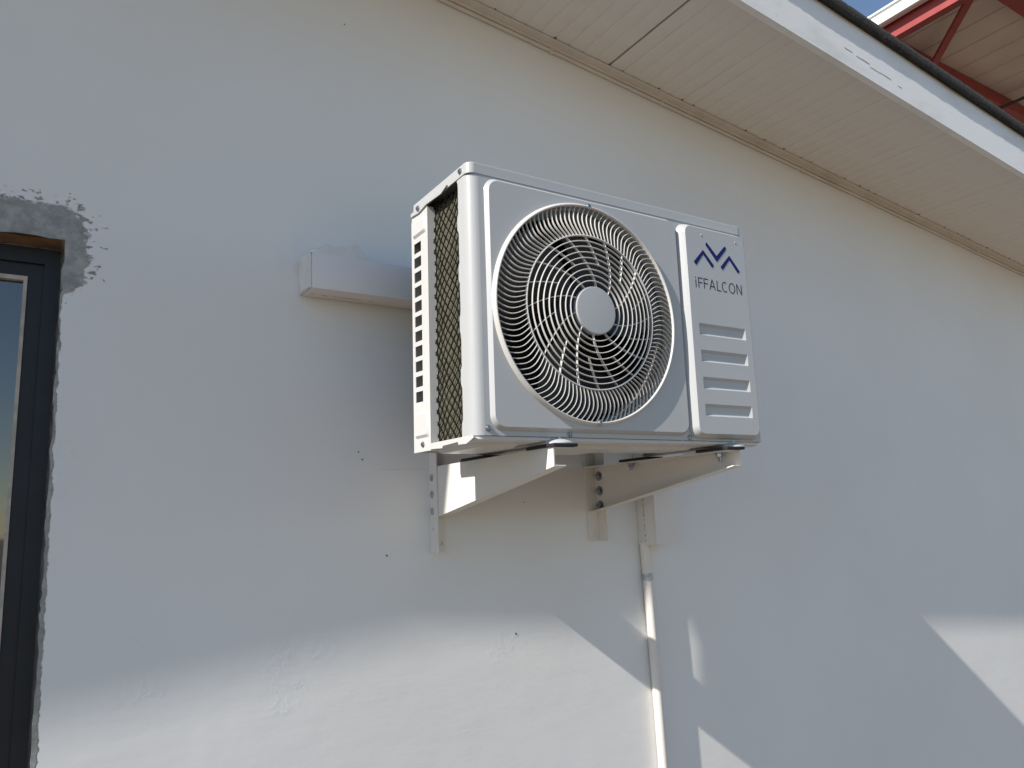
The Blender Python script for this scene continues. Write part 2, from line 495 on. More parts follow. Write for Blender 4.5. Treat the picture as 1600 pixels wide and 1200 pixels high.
def roof_slab(xa, xb, n):
    m = MB(); loops = []
    for i in range(n + 1):
        xq = xa + (xb - xa) * i / n
        wv = 0.0022 * math.sin(xq * 9.0) + 0.001 * math.sin(xq * 31 + 1) + random.uniform(-0.0005, 0.0005)
        dv = random.uniform(-0.0006, 0.0006)
        y0 = FY - 0.019 + dv
        pr = [(6.2, 0.158), (FY - 0.004, 0.158), (y0 + 0.003, 0.153 + wv * .6), (y0, 0.158 + wv), (y0 - 0.002, 0.175 + random.uniform(-.0008, .0008)), (y0 + 0.002, 0.193 + random.uniform(-.0012, .0012)),
              (y0 + 0.014, 0.202 + random.uniform(-.0015, .0015)), (6.2, 0.202)]
        loops.append([(xq, y, sof(xq) + z) for y, z in pr])
    m.bridge(loops); m.add(loops[0], [tuple(range(8))]); m.add(loops[-1], [tuple(range(8))])
    return m
house.part('roof', roof_slab(RX, XR + 0.25, 620).mesh('roof', 'roof', 80))
house.part('roof', roof_slab(XL - 0.25, RX - 0.001, 60).mesh('roof', 'roof', 80))

# window: lintel strip, frame, sash, bead, pane
win = house.part('window', MB().plate('y', rect(ox0 + 0.004, ox1 - 0.004, oz0 + 0.004, 0.4115), [rect(ox0 + 0.03, -0.6265, oz0 + 0.03, 0.381)], 0.056, 0.110).mesh('window', 'navy', 0), label='navy window frame set in the rough opening')
sa = MB().plate('y', rect(ox0 + 0.0301, -0.6267, oz0 + 0.0301, 0.3808), [rect(ox0 + 0.062, -0.6525, oz0 + 0.062, 0.3545)], 0.064, 0.105)
house.part('sash', sa.mesh('sash', 'navy', 0), parent=win)
bd = MB().plate('y', rect(ox0 + 0.0622, -0.6527, oz0 + 0.0622, 0.3543), [rect(ox0 + 0.069, -0.6590, oz0 + 0.069, 0.3460)], 0.061, 0.09)
house.part('glazing_bead', bd.mesh('glazing_bead', 'bead', 0), parent=win)
house.part('pane', MB().box(ox0 + 0.0692, -0.6592, 0.074, 0.080, oz0 + 0.0692, 0.3458).mesh('pane', 'glass', 0), parent=win)
lt = MB(); nx = 40; la = []; lb2 = []
for i in range(nx + 1):
    xq = ox0 + 0.004 + (ox1 - ox0 - 0.008) * i / nx
    la.append((xq, 0.003, 0.4165 + random.uniform(-.0015, .0005))); lb2.append((xq, 0.0555, 0.4155))
lt.bridge([la, lb2, [(p[0], 0.0555, 0.424) for p in lb2], [(p[0], 0.003, 0.424) for p in la]], closed=False)
house.part('lintel', lt.mesh('lintel', 'primer', 0), parent=win)
house.part('packing', MB().plate('y', rect(ox0 - 0.01, ox1 + 0.012, oz0 - 0.01, oz1 + 0.01), [rect(ox0 + 0.006, ox1 - 0.006, oz0 + 0.006, 0.4095)], 0.064, 0.100).mesh('packing', 'cement', 0), parent=win)
house.part('sky_blocker', MB().box(ox0 - 0.05, ox1 + 0.05, 0.161, 0.166, oz0 - 0.05, oz1 + 0.05).mesh('sky_blocker', 'shade', 0), parent=win)  # unseen dark board, added to stop sky showing through the window gaps

# ------------------------------------------------------------------ neighbouring steel canopy, beyond the roof
CZ = 5.0
can = Thing('steel_canopy', 'tall red steel canopy with pale sheet roof and white gutter', 'canopy', (9.0, 4.0, GZ))
sh = MB(); l0 = []; l1 = []
xq = 6.95
while xq < 15.5:
    for dx, dz in ((0, 0), (0.30, 0), (0.31, 0.012), (0.36, 0.012), (0.37, 0)):
        l0.append((xq + dx, -0.2, CZ + 0.16 + dz)); l1.append((xq + dx, 9.0, CZ + 0.16 + dz))
    xq += 0.40
sh.bridge([l0, l1, [(p[0], p[1], p[2] + 0.012) for p in l1], [(p[0], p[1], p[2] + 0.012) for p in l0]], closed=False)
can.part('roof_sheet', sh.mesh('roof_sheet', 'sheet', 20))
gt = MB(); pr = [(6.915, CZ + 0.155), (6.895, CZ + 0.150), (6.893, CZ + 0.128), (6.905, CZ + 0.118), (6.915, CZ + 0.112), (6.915, CZ + 0.030), (6.900, CZ + 0.018), (6.895, CZ - 0.010), (6.912, CZ - 0.018), (6.985, CZ - 0.012), (6.995, CZ + 0.06), (6.995, CZ + 0.155)]
a = [(x, -0.3, z) for x, z in pr]; b = [(x, 9.1, z) for x, z in pr]
gt.bridge([a, b]); gt.add(a, [tuple(range(len(pr)))]); gt.add(b, [tuple(range(len(pr)))])
can.part('gutter', gt.mesh('gutter', 'gutter', 20))
# edge beam: channel with its web towards the sun
eb = MB(); eb.box(7.020, 7.034, -0.2, 9.0, CZ - 0.172, CZ + 0.15); eb.box(7.0345, 7.13, -0.2, 9.0, CZ - 0.171, CZ - 0.158); eb.box(7.0345, 7.13, -0.2, 9.0, CZ + 0.136, CZ + 0.149)
can.part('edge_beam', eb.mesh('edge_beam', 'red', 0))
for y0, y1 in ((1.10, 1.52), (2.56, 2.80), (4.6, 4.8), (6.6, 6.8)):
    pm = MB(); pm.box(7.04, 15.3, y0, y1, CZ - 0.01, CZ + 0.012); pm.box(7.04, 15.3, y1 - 0.02, y1, CZ + 0.013, CZ + 0.15); pm.box(7.04, 15.3, y0, y0 + 0.02, CZ + 0.013, CZ + 0.15)
    can.part('purlin', pm.mesh('purlin', 'red', 0))
def bar(p, q, wd, h, name, material):
    p, q = Vector(p), Vector(q); d = (q - p).normalized(); s_ = Vector((-d.y, d.x, 0)) * wd / 2; up = Vector((0, 0, h))
    m = MB(); a = [p + s_, p - s_, p - s_ + up, p + s_ + up]; b = [v + (q - p) for v in a]
    m.bridge([a, b]); m.add(a, [(0, 1, 2, 3)]); m.add(b, [(0, 1, 2, 3)])
    can.part(name, m.mesh(name, material, 0))
bar((7.0, 1.33, CZ - 0.06), (8.75, 3.06, CZ - 0.06), 0.075, 0.045, 'brace', 'red')
bar((10.06, 1.2, CZ - 0.02), (10.06, 4.0, CZ - 0.02), 0.07, 0.01, 'tie_bar', 'blackbar')
for cx_, cy_ in ((7.18, 0.6), (7.18, 8.6), (15.0, 0.6), (15.0, 8.6)):
    pm = MB().box(cx_ - 0.08, cx_ + 0.08, cy_ - 0.08, cy_ + 0.08, GZ, CZ - 0.013)
    can.part('post', pm.mesh('post', 'red', 0))

# ------------------------------------------------------------------ trunking, plaster, drain pipe
def print_marks(n, span, fn):
    m = MB(); t = 0.0
    while t < span:
        l = random.uniform(0.0015, 0.006)
        if random.random() < 0.78: fn(m, t, min(t + l, span), random.uniform(0.0006, 0.0013))
        t += l + random.choice((0.0012, 0.0012, 0.002, 0.007))
    return m
HT = Thing('cable_trunking', 'white square plastic trunking running left from behind the air conditioner', 'trunking', (0.3, 0, 0.362))
hx0, hx1, hz0, hz1, TD = -0.139, 0.797, 0.362, 0.4395, -0.075
HT.part('body', MB().box(hx0, hx1, TD + 0.008, -0.0005, hz0, hz1, 0.0015).mesh('body', 'pvc', 40))
HT.part('cover', MB().box(hx0 - 0.0006, hx1, TD, TD + 0.0072, hz0 - 0.0008, hz1 + 0.0008, 0.0015).mesh('cover', 'pvc', 40))
pm = print_marks(0, 0.145, lambda m, a, b, h: m.box(hx0 + 0.012 + a, hx0 + 0.012 + b, -0.026 - h, -0.026 + h, hz0 - 0.0004, hz0 - 0.0001))
HT.part('printed_line', pm.mesh('printed_line', 'faint', 0))['kind'] = 'stuff'
# irregular lump of filler on the left end
FL = Thing('plaster_filler', 'ragged white plaster lump on top of the trunking end', 'plaster', (-0.07, 0, 0.4405))
tops = [(-0.141, .4405), (-0.134, .449), (-0.122, .4495), (-0.112, .459), (-0.101, .4660), (-0.088, .4620), (-0.072, .4655), (-0.060, .4625), (-0.046, .4720), (-0.036, .4755), (-0.029, .4700), (-0.018, .4520), (-0.008, .4407)]
fm = MB(); loops = []
NX = 60; NY = 10
for i in range(NX + 1):
    xq = -0.141 + 0.133 * i / NX
    k = 0
    while k < len(tops) - 2 and tops[k + 1][0] < xq: k += 1
    f_ = (xq - tops[k][0]) / (tops[k + 1][0] - tops[k][0]); zt = tops[k][1] + (tops[k + 1][1] - tops[k][1]) * f_
    row = [(xq, -0.0735, 0.4404)]
    for j in range(NY + 1):
        t = j / NY
        row.append((xq, -0.0735 + 0.073 * t + (0.001 * math.sin(xq * 400) if j else 0), zt + 0.010 * math.sin(t * 2.2) + random.uniform(-.001, .001)))
    row.append((xq, -0.0005, 0.4404))
    loops.append(row)
fm.bridge(loops); fm.add(loops[0], [tuple(range(NY + 3))]); fm.add(loops[-1], [tuple(range(NY + 3))])
FL.part('lump', fm.mesh('lump', 'plaster', 50))
em = MB(); loops = []
for i in range(9):
    t = i / 8; y = -0.070 + 0.069 * t
    loops.append([(-0.1405 - 0.004 - 0.006 * math.sin(3.1 * t) * (0.4 + 0.6 * t) + random.uniform(-.001, .001) * k, y, 0.3635 + 0.075 * k / 6) for k in range(7)])
em.bridge(loops, closed=False); em.bridge([[(-0.1401, l[0][1], l[0][2]) for l in loops], [l[0] for l in loops]], closed=False); em.bridge([[(-0.1401, l[-1][1], l[-1][2]) for l in loops], [l[-1] for l in loops]], closed=False)
em.bridge([loops[0], [(-0.1401, p[1], p[2]) for p in loops[0]]], closed=False)
FL.part('end_smear', em.mesh('end_smear', 'plaster', 60))

VT = Thing('cable_trunking', 'short white plastic trunking dropping down the wall below the right bracket', 'trunking', (0.84, 0, -0.232))
vx0, vx1 = 0.8005, 0.882
VT.part('body', MB().box(vx0, vx1, TD + 0.008, -0.0005, -0.2315, 0.44, 0.0015).mesh('body', 'pvc', 40))
VT.part('cover', MB().box(vx0 - 0.0008, vx1 + 0.0008, TD, TD + 0.0072, -0.232, 0.4405, 0.0015).mesh('cover', 'pvc', 40))
pm = print_marks(0, 0.13, lambda m, a, b, h: m.box(vx0 - 0.0004, vx0 - 0.0001, -0.030 - h, -0.030 + h, -0.222 + a, -0.222 + b))
VT.part('printed_line', pm.mesh('printed_line', 'faint', 0))['kind'] = 'stuff'
VT.part('fixing_flange', MB().box(vx1 + 0.001, vx1 + 0.012, -0.003, -0.0005, -0.229, 0.40).mesh('fixing_flange', 'pvc', 0))

DP = Thing('drain_pipe', 'thin cream plastic pipe running down the wall from the trunking', 'pipe', (0.835, -0.016, GZ))
pts = []
for i in range(40):
    zq = -0.225 + (GZ + 0.225) * i / 39
    pts.append((0.8085 + 0.0205 * (-(zq + 0.225)) / 1.0 + 0.0008 * math.sin(zq * 8), -0.0155, zq))
DP.part('tube', MB().tube(pts, 0.0128, 20).mesh('tube', 'pipe', 60))
def clip(zq):
    xq = 0.8085 + 0.0205 * (-(zq + 0.225))
    m = MB(); loops = []
    for rr in (0.0132, 0.0146):
        for zz_ in (zq - 0.009, zq + 0.009):
            loops.append([(xq + rr * math.cos(R(a)), -0.0155 - rr * math.sin(R(a)), zz_) for a in range(-40, 221, 20)])
    m.bridge([loops[0], loops[1], loops[3], loops[2], loops[0]], closed=False)
    m.box(xq + 0.0145, xq + 0.031, -0.0035, -0.0008, zq - 0.009, zq + 0.009)
    o = DP.part('pipe_clip', m.mesh('pipe_clip', 'clip', 40))
    sc = MB().lathe([(0.0001, -0.0075), (0.003, -0.007), (0.0044, -0.005), (0.0044, -0.0036)], (xq + 0.0235, 0, zq), 'y', 12)
    DP.part('screw', sc.mesh('screw', 'screw', 40), parent=o)
for zq in (-0.318, -1.05, -1.5): clip(zq)

# ------------------------------------------------------------------ brackets
def hexnut(m, x, y, z, sgn, r=0.0085, h=0.007):
    m.lathe([(0.0125, 0.0), (0.0125, sgn * 0.0018), (0.0095, sgn * 0.0020)], (x, y, z), 'x', 18)
    m.lathe([(r, sgn * 0.0020), (r, sgn * h), (r * .8, sgn * (h + .001))], (x, y, z), 'x', 6, cap1=True)
    m.lathe([(0.0042, sgn * h), (0.0042, sgn * (h + 0.006)), (0.003, sgn * (h + 0.007))], (x, y, z), 'x', 10, cap1=True)
def bracket(x0, sg, label):
    """angle on the wall at x0, arm and flanges turning towards sg (+1 right, -1 left)"""
    T = Thing('wall_bracket', label, 'bracket', (x0, 0, -0.215), group='steel brackets carrying the air conditioner')
    zb, zt = -0.2145, 0.036
    w3 = 0.003
    # angle: leg square to the wall, and leg flat on the wall
    xa, xb = (x0 - w3, x0) if sg > 0 else (x0, x0 + w3)
    A = MB()
    hl = [circle(-0.0165, -0.162, 0.0042, 12)]
    A.plate('x', [(-0.0005, zb), (-0.040, zb), (-0.040, zt), (-0.0005, zt)], hl, xa, xb)
    fx = x0 + sg * 0.0365
    ol = [(x0 + sg * 0.0002, zt), (x0 + sg * 0.0002, zb), (fx - sg * 0.008, zb), (fx - sg * 0.002, zb + 0.003), (fx, zb + 0.010), (fx, zt)]
    hh = [[(x0 + sg * 0.022 + 0.0075 * math.cos(2 * math.pi * i / 14), zc + 0.005 * math.sin(2 * math.pi * i / 14)) for i in range(14)] for zc in (-0.196, -0.076)]
    A.plate('y', ol, hh, -0.0035, -0.0005)
    ang_o = T.part('wall_angle', A.mesh('wall_angle', 'bracket', 25))
    # arm: tapered web with flanges
    px0, px1 = (x0 + 0.0005, x0 + 0.003) if sg > 0 else (x0 - 0.003, x0 - 0.0005)
    top = -0.0185
    web = [(-0.004, top), (-0.004, -0.139), (-0.037, -0.134), (-0.503, -0.0535), (-0.503, top)]
    arm = MB(); arm.plate('x', web, [], px0, px1)
    xi = px1 if sg > 0 else px0
    q0, q1 = sorted((xi + sg * 0.0001, xi + sg * 0.040))
    arm.box(q0, q1, -0.5028, -0.004, top - 0.0027, top - 0.0002)
    q0, q1 = sorted((xi + sg * 0.0001, xi + sg * 0.024))
    lo = []
    for (y, z) in ((-0.004, -0.139), (-0.037, -0.134), (-0.503, -0.0535)):
        lo.append([(q0, y, z + .0002), (q1, y, z + .0002), (q1, y, z + 0.0026), (q0, y, z + 0.0026)])
    arm.bridge(lo); arm.add(lo[0], [(0, 1, 2, 3)]); arm.add(lo[-1], [(0, 1, 2, 3)])
    arm_o = T.part('arm', arm.mesh('arm', 'bracket', 25))
    xo = xa - 0.0001 if sg > 0 else px0 - 0.0001
    for zc in (-0.044, -0.083, -0.121):
        m = MB()
        if sg > 0:
            m.lathe([(0.0001, -0.0028), (0.006, -0.0022), (0.0085, -0.0006), (0.0088, 0.0)], (xo, -0.0155, zc), 'x', 18)
        else:
            hexnut(m, xo, -0.0205, zc, -1)
        T.part('bolt', m.mesh('bolt', 'screw' if sg < 0 else 'clip', 30), parent=ang_o)
    for y0, y1 in ((-0.262, -0.160), (-0.512, -0.420)):
        m = MB().box(x0 + min(0, sg * 0.046) - 0.004, x0 + max(0, sg * 0.046) + 0.004, y0, y1, top + 0.0001, top + 0.0062, 0.0012)
        T.part('rubber_pad', m.mesh('rubber_pad', 'rubber', 30), parent=arm_o)
    # foot bolts hanging under the top flange
    for y in (-0.172, -0.462):
        m = MB(); xc = x0 + sg * 0.020
        m.lathe([(0.011, top - 0.0029), (0.011, top - 0.0046), (0.0085, top - 0.0048)], (xc, y, 0), 'z', 16)
        m.lathe([(0.0085, top - 0.0048), (0.0085, top - 0.0115), (0.007, top - 0.0125)], (xc, y, 0), 'z', 6, cap1=True)
        m.lathe([(0.0042, top - 0.012), (0.0042, top - 0.021)], (xc, y, 0), 'z', 10, cap1=True)
        T.part('foot_bolt', m.mesh('foot_bolt', 'screw', 30), parent=arm_o)
    return T
bracket(0.167, 1, 'left cream steel bracket under the coil end of the air conditioner')
bracket(0.662, -1, 'right cream steel bracket with three hex nuts beside the vertical trunking')

# ------------------------------------------------------------------ air conditioner outdoor unit
AW, AH, AD, LH = 0.72, 0.471, 0.237, 0.493
YAW = 0.003
TILT = 0.012
AC = Thing('air_conditioner', 'white outdoor air conditioner unit with round fan grille on wall brackets', 'air conditioner',
           (0.36, 0.12, 0.0), world=Vector((0.3845, -0.3645, 0.0025)))
AC.e.scale = (1.022, 1.022, 1.022)
AC.e.rotation_euler = (TILT, 0, -YAW)
CX, CZ_, RIM = 0.2525, 0.2375, 0.2165
HOLE = 0.2120
# front panel: flat sheet with the round opening, rounded left corner and side return
FPn = MB()
ol = [(0.020, 0.0), (AW - 0.004, 0.0), (AW - 0.004, AH), (0.020, AH)]
xs_, zs_ = [0.020, 0.037, 0.49, AW - 0.004], [0.0, 0.018, 0.458, AH]
FPn.add([(x, -0.00005, z) for z in zs_ for x in xs_], [(j * 4 + i, j * 4 + i + 1, j * 4 + i + 5, j * 4 + i + 4) for j in range(3) for i in range(3) if not (i == 1 and j == 1)])
prof = []
for i in range(9):
    a = R(90 * i / 8); prof.append((0.020 - 0.020 * math.sin(a), 0.020 - 0.020 * math.cos(a)))
prof += [(0.0, 0.040)]
loops = []
nz = 60
for k in range(nz + 1):
    z = AH * k / nz; row = []
    for i, (x, y) in enumerate(prof):
        if i == len(prof) - 1: y += (0.004 if (k // 4) % 3 == 0 else 0.0) + random.uniform(0, 0.001)
        row.append((x, y, z))
    row.append((0.010, row[-1][1] + 0.0005, z))
    loops.append(row)
FPn.bridge(loops, closed=False)
rp = [(AW - 0.004, 0.0), (AW - 0.001, 0.001), (AW, 0.004), (AW, AD)]
FPn.bridge([[(x, y, 0) for x, y in rp], [(x, y, AH) for x, y in rp]], closed=False)
# bottom and top hems of the sheet

fp = AC.part('front_panel', FPn.mesh('front_panel', 'acfront', 30))
# raised fan field
P = MB()
H1 = 0.0085
oa, ob, oc = rrect(0.0305, 0.4995, 0.0085, 0.4680, 0.026, 8), rrect(0.0335, 0.4965, 0.0115, 0.4650, 0.0235, 8), rrect(0.0365, 0.4935, 0.0150, 0.4615, 0.021, 8)
hc = circle(CX, CZ_, HOLE)
P.bridge([[(x, -0.0004, z) for x, z in oa], [(x, -H1 * 0.55, z) for x, z in ob], [(x, -H1, z) for x, z in oc]])
P.holed([[(x, -H1, z) for x, z in oc], [(x, -H1, z) for x, z in hc]], [oc, hc])
P.bridge([[(x, -H1, z) for x, z in hc], [(x, 0.02, z) for x, z in hc]])
AC.part('raised_field', P.mesh('raised_field', 'acfront', 14), parent=fp, wn=True)
# raised service cover with four pressed slots
P = MB(); H2 = 0.0180
oa, ob, oc = rrect(0.5020, 0.7085, 0.0035, 0.4665, 0.024, 8), rrect(0.5065, 0.7055, 0.0065, 0.4635, 0.021, 8), rrect(0.5130, 0.6945, 0.0130, 0.4575, 0.016, 8)
P.bridge([[(x, -0.0004, z) for x, z in oa], [(x, -H2 * 0.52, z) for x, z in ob], [(x, -H2, z) for x, z in oc]])
slots = []
for zt in (0.2455, 0.1885, 0.1310, 0.0745):
    s0 = rrect(0.5335, 0.6760, zt - 0.0255, zt, 0.0018, 2)
    s1 = rrect(0.5415, 0.6695, zt - 0.0215, zt - 0.0060, 0.001, 2)
    slots.append(s0)
    P.bridge([[(x, -H2, z) for x, z in s0], [(x, -H2 + 0.0048, z) for x, z in s1]])
    P.add([(x, -H2 + 0.0048, z) for x, z in s1], [tuple(range(len(s1)))])
P.holed([[(x, -H2, z) for x, z in l] for l in [oc] + slots], [oc] + slots)
cov = AC.part('service_cover', P.mesh('service_cover', 'acfront', 14), wn=True, label='raised service cover with logo and four pressed slots')
# logo chevrons and lettering
for pl in ([[0.536, 0.3806], [0.5663, 0.4111], [0.5968, 0.3803], [0.5906, 0.3743], [0.5659, 0.4011], [0.5426, 0.3735]],
           [[0.5792, 0.4301], [0.6074, 0.4037], [0.6345, 0.4296], [0.6387, 0.4278], [0.638, 0.422], [0.6069, 0.3899], [0.5756, 0.4235], [0.5765, 0.4273]],
           [[0.6172, 0.3804], [0.6475, 0.4106], [0.6775, 0.3787], [0.6717, 0.3727], [0.6467, 0.4003], [0.6232, 0.374]]):
    pl = [(x - 0.004, z - 0.002) for x, z in pl]
    AC.part('logo_chevron', MB().plate('y', pl, [], -H2 - 0.0005, -H2 - 0.0001).mesh('logo_chevron', 'blue', 0), parent=cov)
def letter(ch, x, z, h, wd, st):
    """thin grotesque letters built as strokes; returns advance"""
    m = MB(); t = st
    def seg(x0, z0, x1, z1):
        a, b = Vector((x0, 0, z0)), Vector((x1, 0, z1)); d = (b - a).normalized(); n_ = Vector((-d.z, 0, d.x)) * t / 2
        lay.append(([a + n_, a - n_, b - n_, b + n_]))
    lay = []
    def arc(cx, cz, rx, rz, a0, a1, n=18):
        o_, i_ = [], []
        for k in range(n + 1):
            a = R(a0 + (a1 - a0) * k / n)
            o_.append((cx + rx * math.cos(a), cz + rz * math.sin(a))); i_.append((cx + (rx - t) * math.cos(a), cz + (rz - t) * math.sin(a)))
        for k in range(n): lay.append([Vector((p[0], 0, p[1])) for p in (o_[k], o_[k + 1], i_[k + 1], i_[k])])
    if ch == 'i': seg(x + t / 2, z, x + t / 2, z + h * .74); seg(x + t / 2, z + h * .86, x + t / 2, z + h)
    if ch == 'F': seg(x + t / 2, z, x + t / 2, z + h); seg(x, z + h - t / 2, x + wd, z + h - t / 2); seg(x, z + h * .52, x + wd * .88, z + h * .52)
    if ch == 'A': seg(x + t * .4, z, x + wd / 2, z + h); seg(x + wd - t * .4, z, x + wd / 2, z + h); seg(x + wd * .2, z + h * .33, x + wd * .8, z + h * .33)
    if ch == 'L': seg(x + t / 2, z, x + t / 2, z + h); seg(x, z + t / 2, x + wd, z + t / 2)
    if ch == 'C': arc(x + wd / 2, z + h / 2, wd / 2, h / 2 + .0004, 48, 312)
    if ch == 'O': arc(x + wd / 2, z + h / 2, wd / 2, h / 2 + .0004, 0, 360, 28)
    if ch == 'N': seg(x + t / 2, z, x + t / 2, z + h); seg(x + wd - t / 2, z, x + wd - t / 2, z + h); seg(x + t * .5, z + h, x + wd - t * .5, z)
    for k, qd in enumerate(lay):
        y = -H2 - 0.0003 - 0.00004 * (k % 6)
        m.add([(p.x, y, p.z) for p in qd], [(0, 1, 2, 3)])
    AC.part('letter', m.mesh('letter', 'ink', 0), parent=cov)
xq = 0.5325
for ch, wd in (('i', .0026), ('F', .0135), ('F', .0135), ('A', .0185), ('L', .0125), ('C', .0180), ('O', .0200), ('N', .0165)):
    letter(ch, xq, 0.3225, 0.0230, wd, 0.0021); xq += wd + 0.0047 - (0.0018 if ch in 'FL' else 0.0012 if ch == 'C' else 0) + (0.0010 if ch == 'i' else 0)

# top cover
L = MB()
o1 = rrect(-0.0015, AW - 0.0065, -0.001, AD + 0.002, 0.014, 6); o2 = rrect(0.0015, AW - 0.0095, 0.002, AD - 0.001, 0.0115, 6)
L.bridge([[(x, y, AH + 0.0005) for x, y in o1], [(x, y, LH - 0.004) for x, y in o1], [(x * 0.9985 + 0.0005, y + 0.0009, LH - 0.0012) for x, y in o1], [(x, y, LH) for x, y in o2]])
L.add([(x, y, LH) for x, y in o2], [tuple(range(len(o2)))])
L.bridge([[(x, y, AH + 0.0005) for x, y in o1], [(x, y, AH + 0.0005) for x, y in o2]])
# skirt down over the rear half of the left side
L.plate('x', [(0.075, AH + 0.004), (0.235, AH + 0.004), (0.235, AH - 0.003), (0.20, AH - 0.006), (0.165, AH - 0.001), (0.10, AH - 0.004)], [], -0.0045, -0.0020)
lid = AC.part('top_cover', L.mesh('top_cover', 'acfront', 30), wn=True)
# rear corner plate with a ladder of vents
V = MB(); vents = []
for k in range(11):
    zc = 0.3965 - 0.0302 * k; vents.append([(0.1965, zc - 0.0105), (0.2285, zc - 0.0095), (0.2285, zc + 0.0115), (0.1965, zc + 0.0105)])
V.plate('x', [(0.166, -0.012), (AD + 0.003, -0.012), (AD + 0.003, 0.455), (0.232, 0.478), (0.205, 0.486), (0.166, 0.470)], vents, -0.0010, 0.0004)
V.plate('y', [(0.0006, -0.011), (0.016, -0.011), (0.016, 0.468), (0.0006, 0.468)], [], 0.1660, 0.1672)
V.plate('y', [(0.0006, -0.011), (0.30, -0.011), (0.30, 0.468), (0.0006, 0.468)], [], AD + 0.001, AD + 0.0025)
# pressed pads top and bottom
for za, zb_ in ((0.418, 0.452), (0.014, 0.064)):
    a = rrect(0.172, 0.231, za, zb_, 0.006, 4); b = rrect(0.177, 0.226, za + 0.005, zb_ - 0.005, 0.004, 4)
    V.bridge([[(-0.0009, p[0], p[1]) for p in a], [(-0.0052, p[0], p[1]) for p in b]]); V.add([(-0.0052, p[0], p[1]) for p in b], [tuple(range(len(b)))])
rear = AC.part('rear_corner_plate', V.mesh('rear_corner_plate', 'ac', 25), label='white rear corner plate with a ladder of vents')
# unseen rear guard box, added and deepened to move the unit's wall shadow
G = MB()
o1 = rrect(0.058, AW - 0.008, 0.006, 0.468, 0.012, 4); o2 = rrect(0.062, AW - 0.012, 0.010, 0.464, 0.012, 4)
G.bridge([[(x, AD + 0.0026, z) for x, z in o1], [(x, AD + 0.073, z) for x, z in o1], [(x, AD + 0.077, z) for x, z in o2]])
G.add([(x, AD + 0.077, z) for x, z in o2], [tuple(range(len(o2)))])
AC.part('rear_shadow_block', G.mesh('rear_shadow_block', 'inner', 30))
# coil, netting, inner cabinet
AC.part('coil', MB().box(0.018, 0.040, 0.014, 0.222, 0.004, 0.468).mesh('coil', 'coil', 0))
NB = MB()
cw, chh = 0.0205, 0.0225
def clipseg(p, q):
    (y0, z0), (y1, z1) = p, q
    ya, yb, za, zb_ = 0.030, 0.176, 0.004, 0.467
    t0, t1 = 0.0, 1.0
    for p_, q_ in ((-(y1 - y0), y0 - ya), (y1 - y0, yb - y0), (-(z1 - z0), z0 - za), (z1 - z0, zb_ - z0)):
        if abs(p_) < 1e-9:
            if q_ < 0: return None
        else:
            r = q_ / p_
            if p_ < 0: t0 = max(t0, r)
            else: t1 = min(t1, r)
    if t0 >= t1: return None
    return (y0 + (y1 - y0) * t0, z0 + (z1 - z0) * t0), (y0 + (y1 - y0) * t1, z0 + (z1 - z0) * t1)
k = -40
while k < 60:
    for sg in (1, -1):
        c0 = k * cw
        s_ = clipseg((c0 - sg * 0.5 * cw / chh, -0.26), (c0 + sg * 0.5 * cw / chh, 0.74))
        if s_:
            (ya, za), (yb, zb_) = s_
            n_ = max(2, int(abs(zb_ - za) / 0.011)); pl = []
            for i in range(n_ + 1):
                t = i / n_
                yy, z_ = ya + (yb - ya) * t, za + (zb_ - za) * t
                pl.append((0.0125 + 0.0012 * math.sin(yy * 90) + 0.001 * math.sin(z_ * 60), yy + 0.0009 * math.sin(z_ * 280), z_))
            NB.tube(pl, 0.0012, 4)
    k += 1
AC.part('netting', NB.mesh('netting', 'netting', 0), label='black diamond netting over the coil')
inn = MB()
inn.box(0.045, 0.50, 0.205, 0.212, 0.004, 0.466); inn.box(0.041, 0.0445, 0.012, 0.2045, 0.004, 0.466); inn.box(0.5005, 0.504, 0.012, 0.2045, 0.004, 0.466)
inn.box(0.046, 0.50, 0.022, 0.204, 0.001, 0.0035); inn.box(0.046, 0.50, 0.022, 0.204, 0.4665, 0.469)
AC.part('inner_cabinet', inn.mesh('inner_cabinet', 'inner', 0))
inn = MB().lathe([(HOLE - 0.001, 0.021), (HOLE - 0.004, 0.03), (HOLE - 0.006, 0.055), (HOLE - 0.003, 0.06)], (CX, 0, CZ_), 'y', 64)
AC.part('fan_shroud', inn.mesh('fan_shroud', 'shroud', 40))
# fan: motor bracket, hub and three swept blades
AC.part('motor_bracket', MB().box(0.095, 0.112, 0.150, 0.156, 0.01, 0.465).box(0.116, 0.128, 0.152, 0.158, 0.01, 0.465).mesh('motor_bracket', 'shroud', 0))
fan = AC.part('fan', MB().lathe([(0.0001, 0.030), (0.03, 0.030), (0.044, 0.036), (0.050, 0.05), (0.050, 0.11)], (CX, 0, CZ_), 'y', 40).mesh('fan', 'fan', 40))
for b_ in range(3):
    m = MB(); loops = []
    for i in range(9):
        r = 0.045 + 0.150 * i / 8; row = []
        for j in range(11):
            t = j / 10; a = R(120 * b_ + 20 + 0.0) + (t - 0.5) * R(78 + 12 * i / 8) + R(26) * (i / 8) ** 1.5
            row.append((CX + r * math.cos(a), 0.062 + 0.05 * (t - 0.5) * (1 - 0.35 * i / 8) * 1.4 - 0.012 * math.sin(math.pi * t), CZ_ + r * math.sin(a)))
        loops.append(row)
    m.bridge(loops, closed=False)
    m.bridge([[(p[0], p[1] + 0.003, p[2]) for p in l] for l in loops], closed=False)
    AC.part('blade', m.mesh('blade', 'fan', 60), parent=fan)
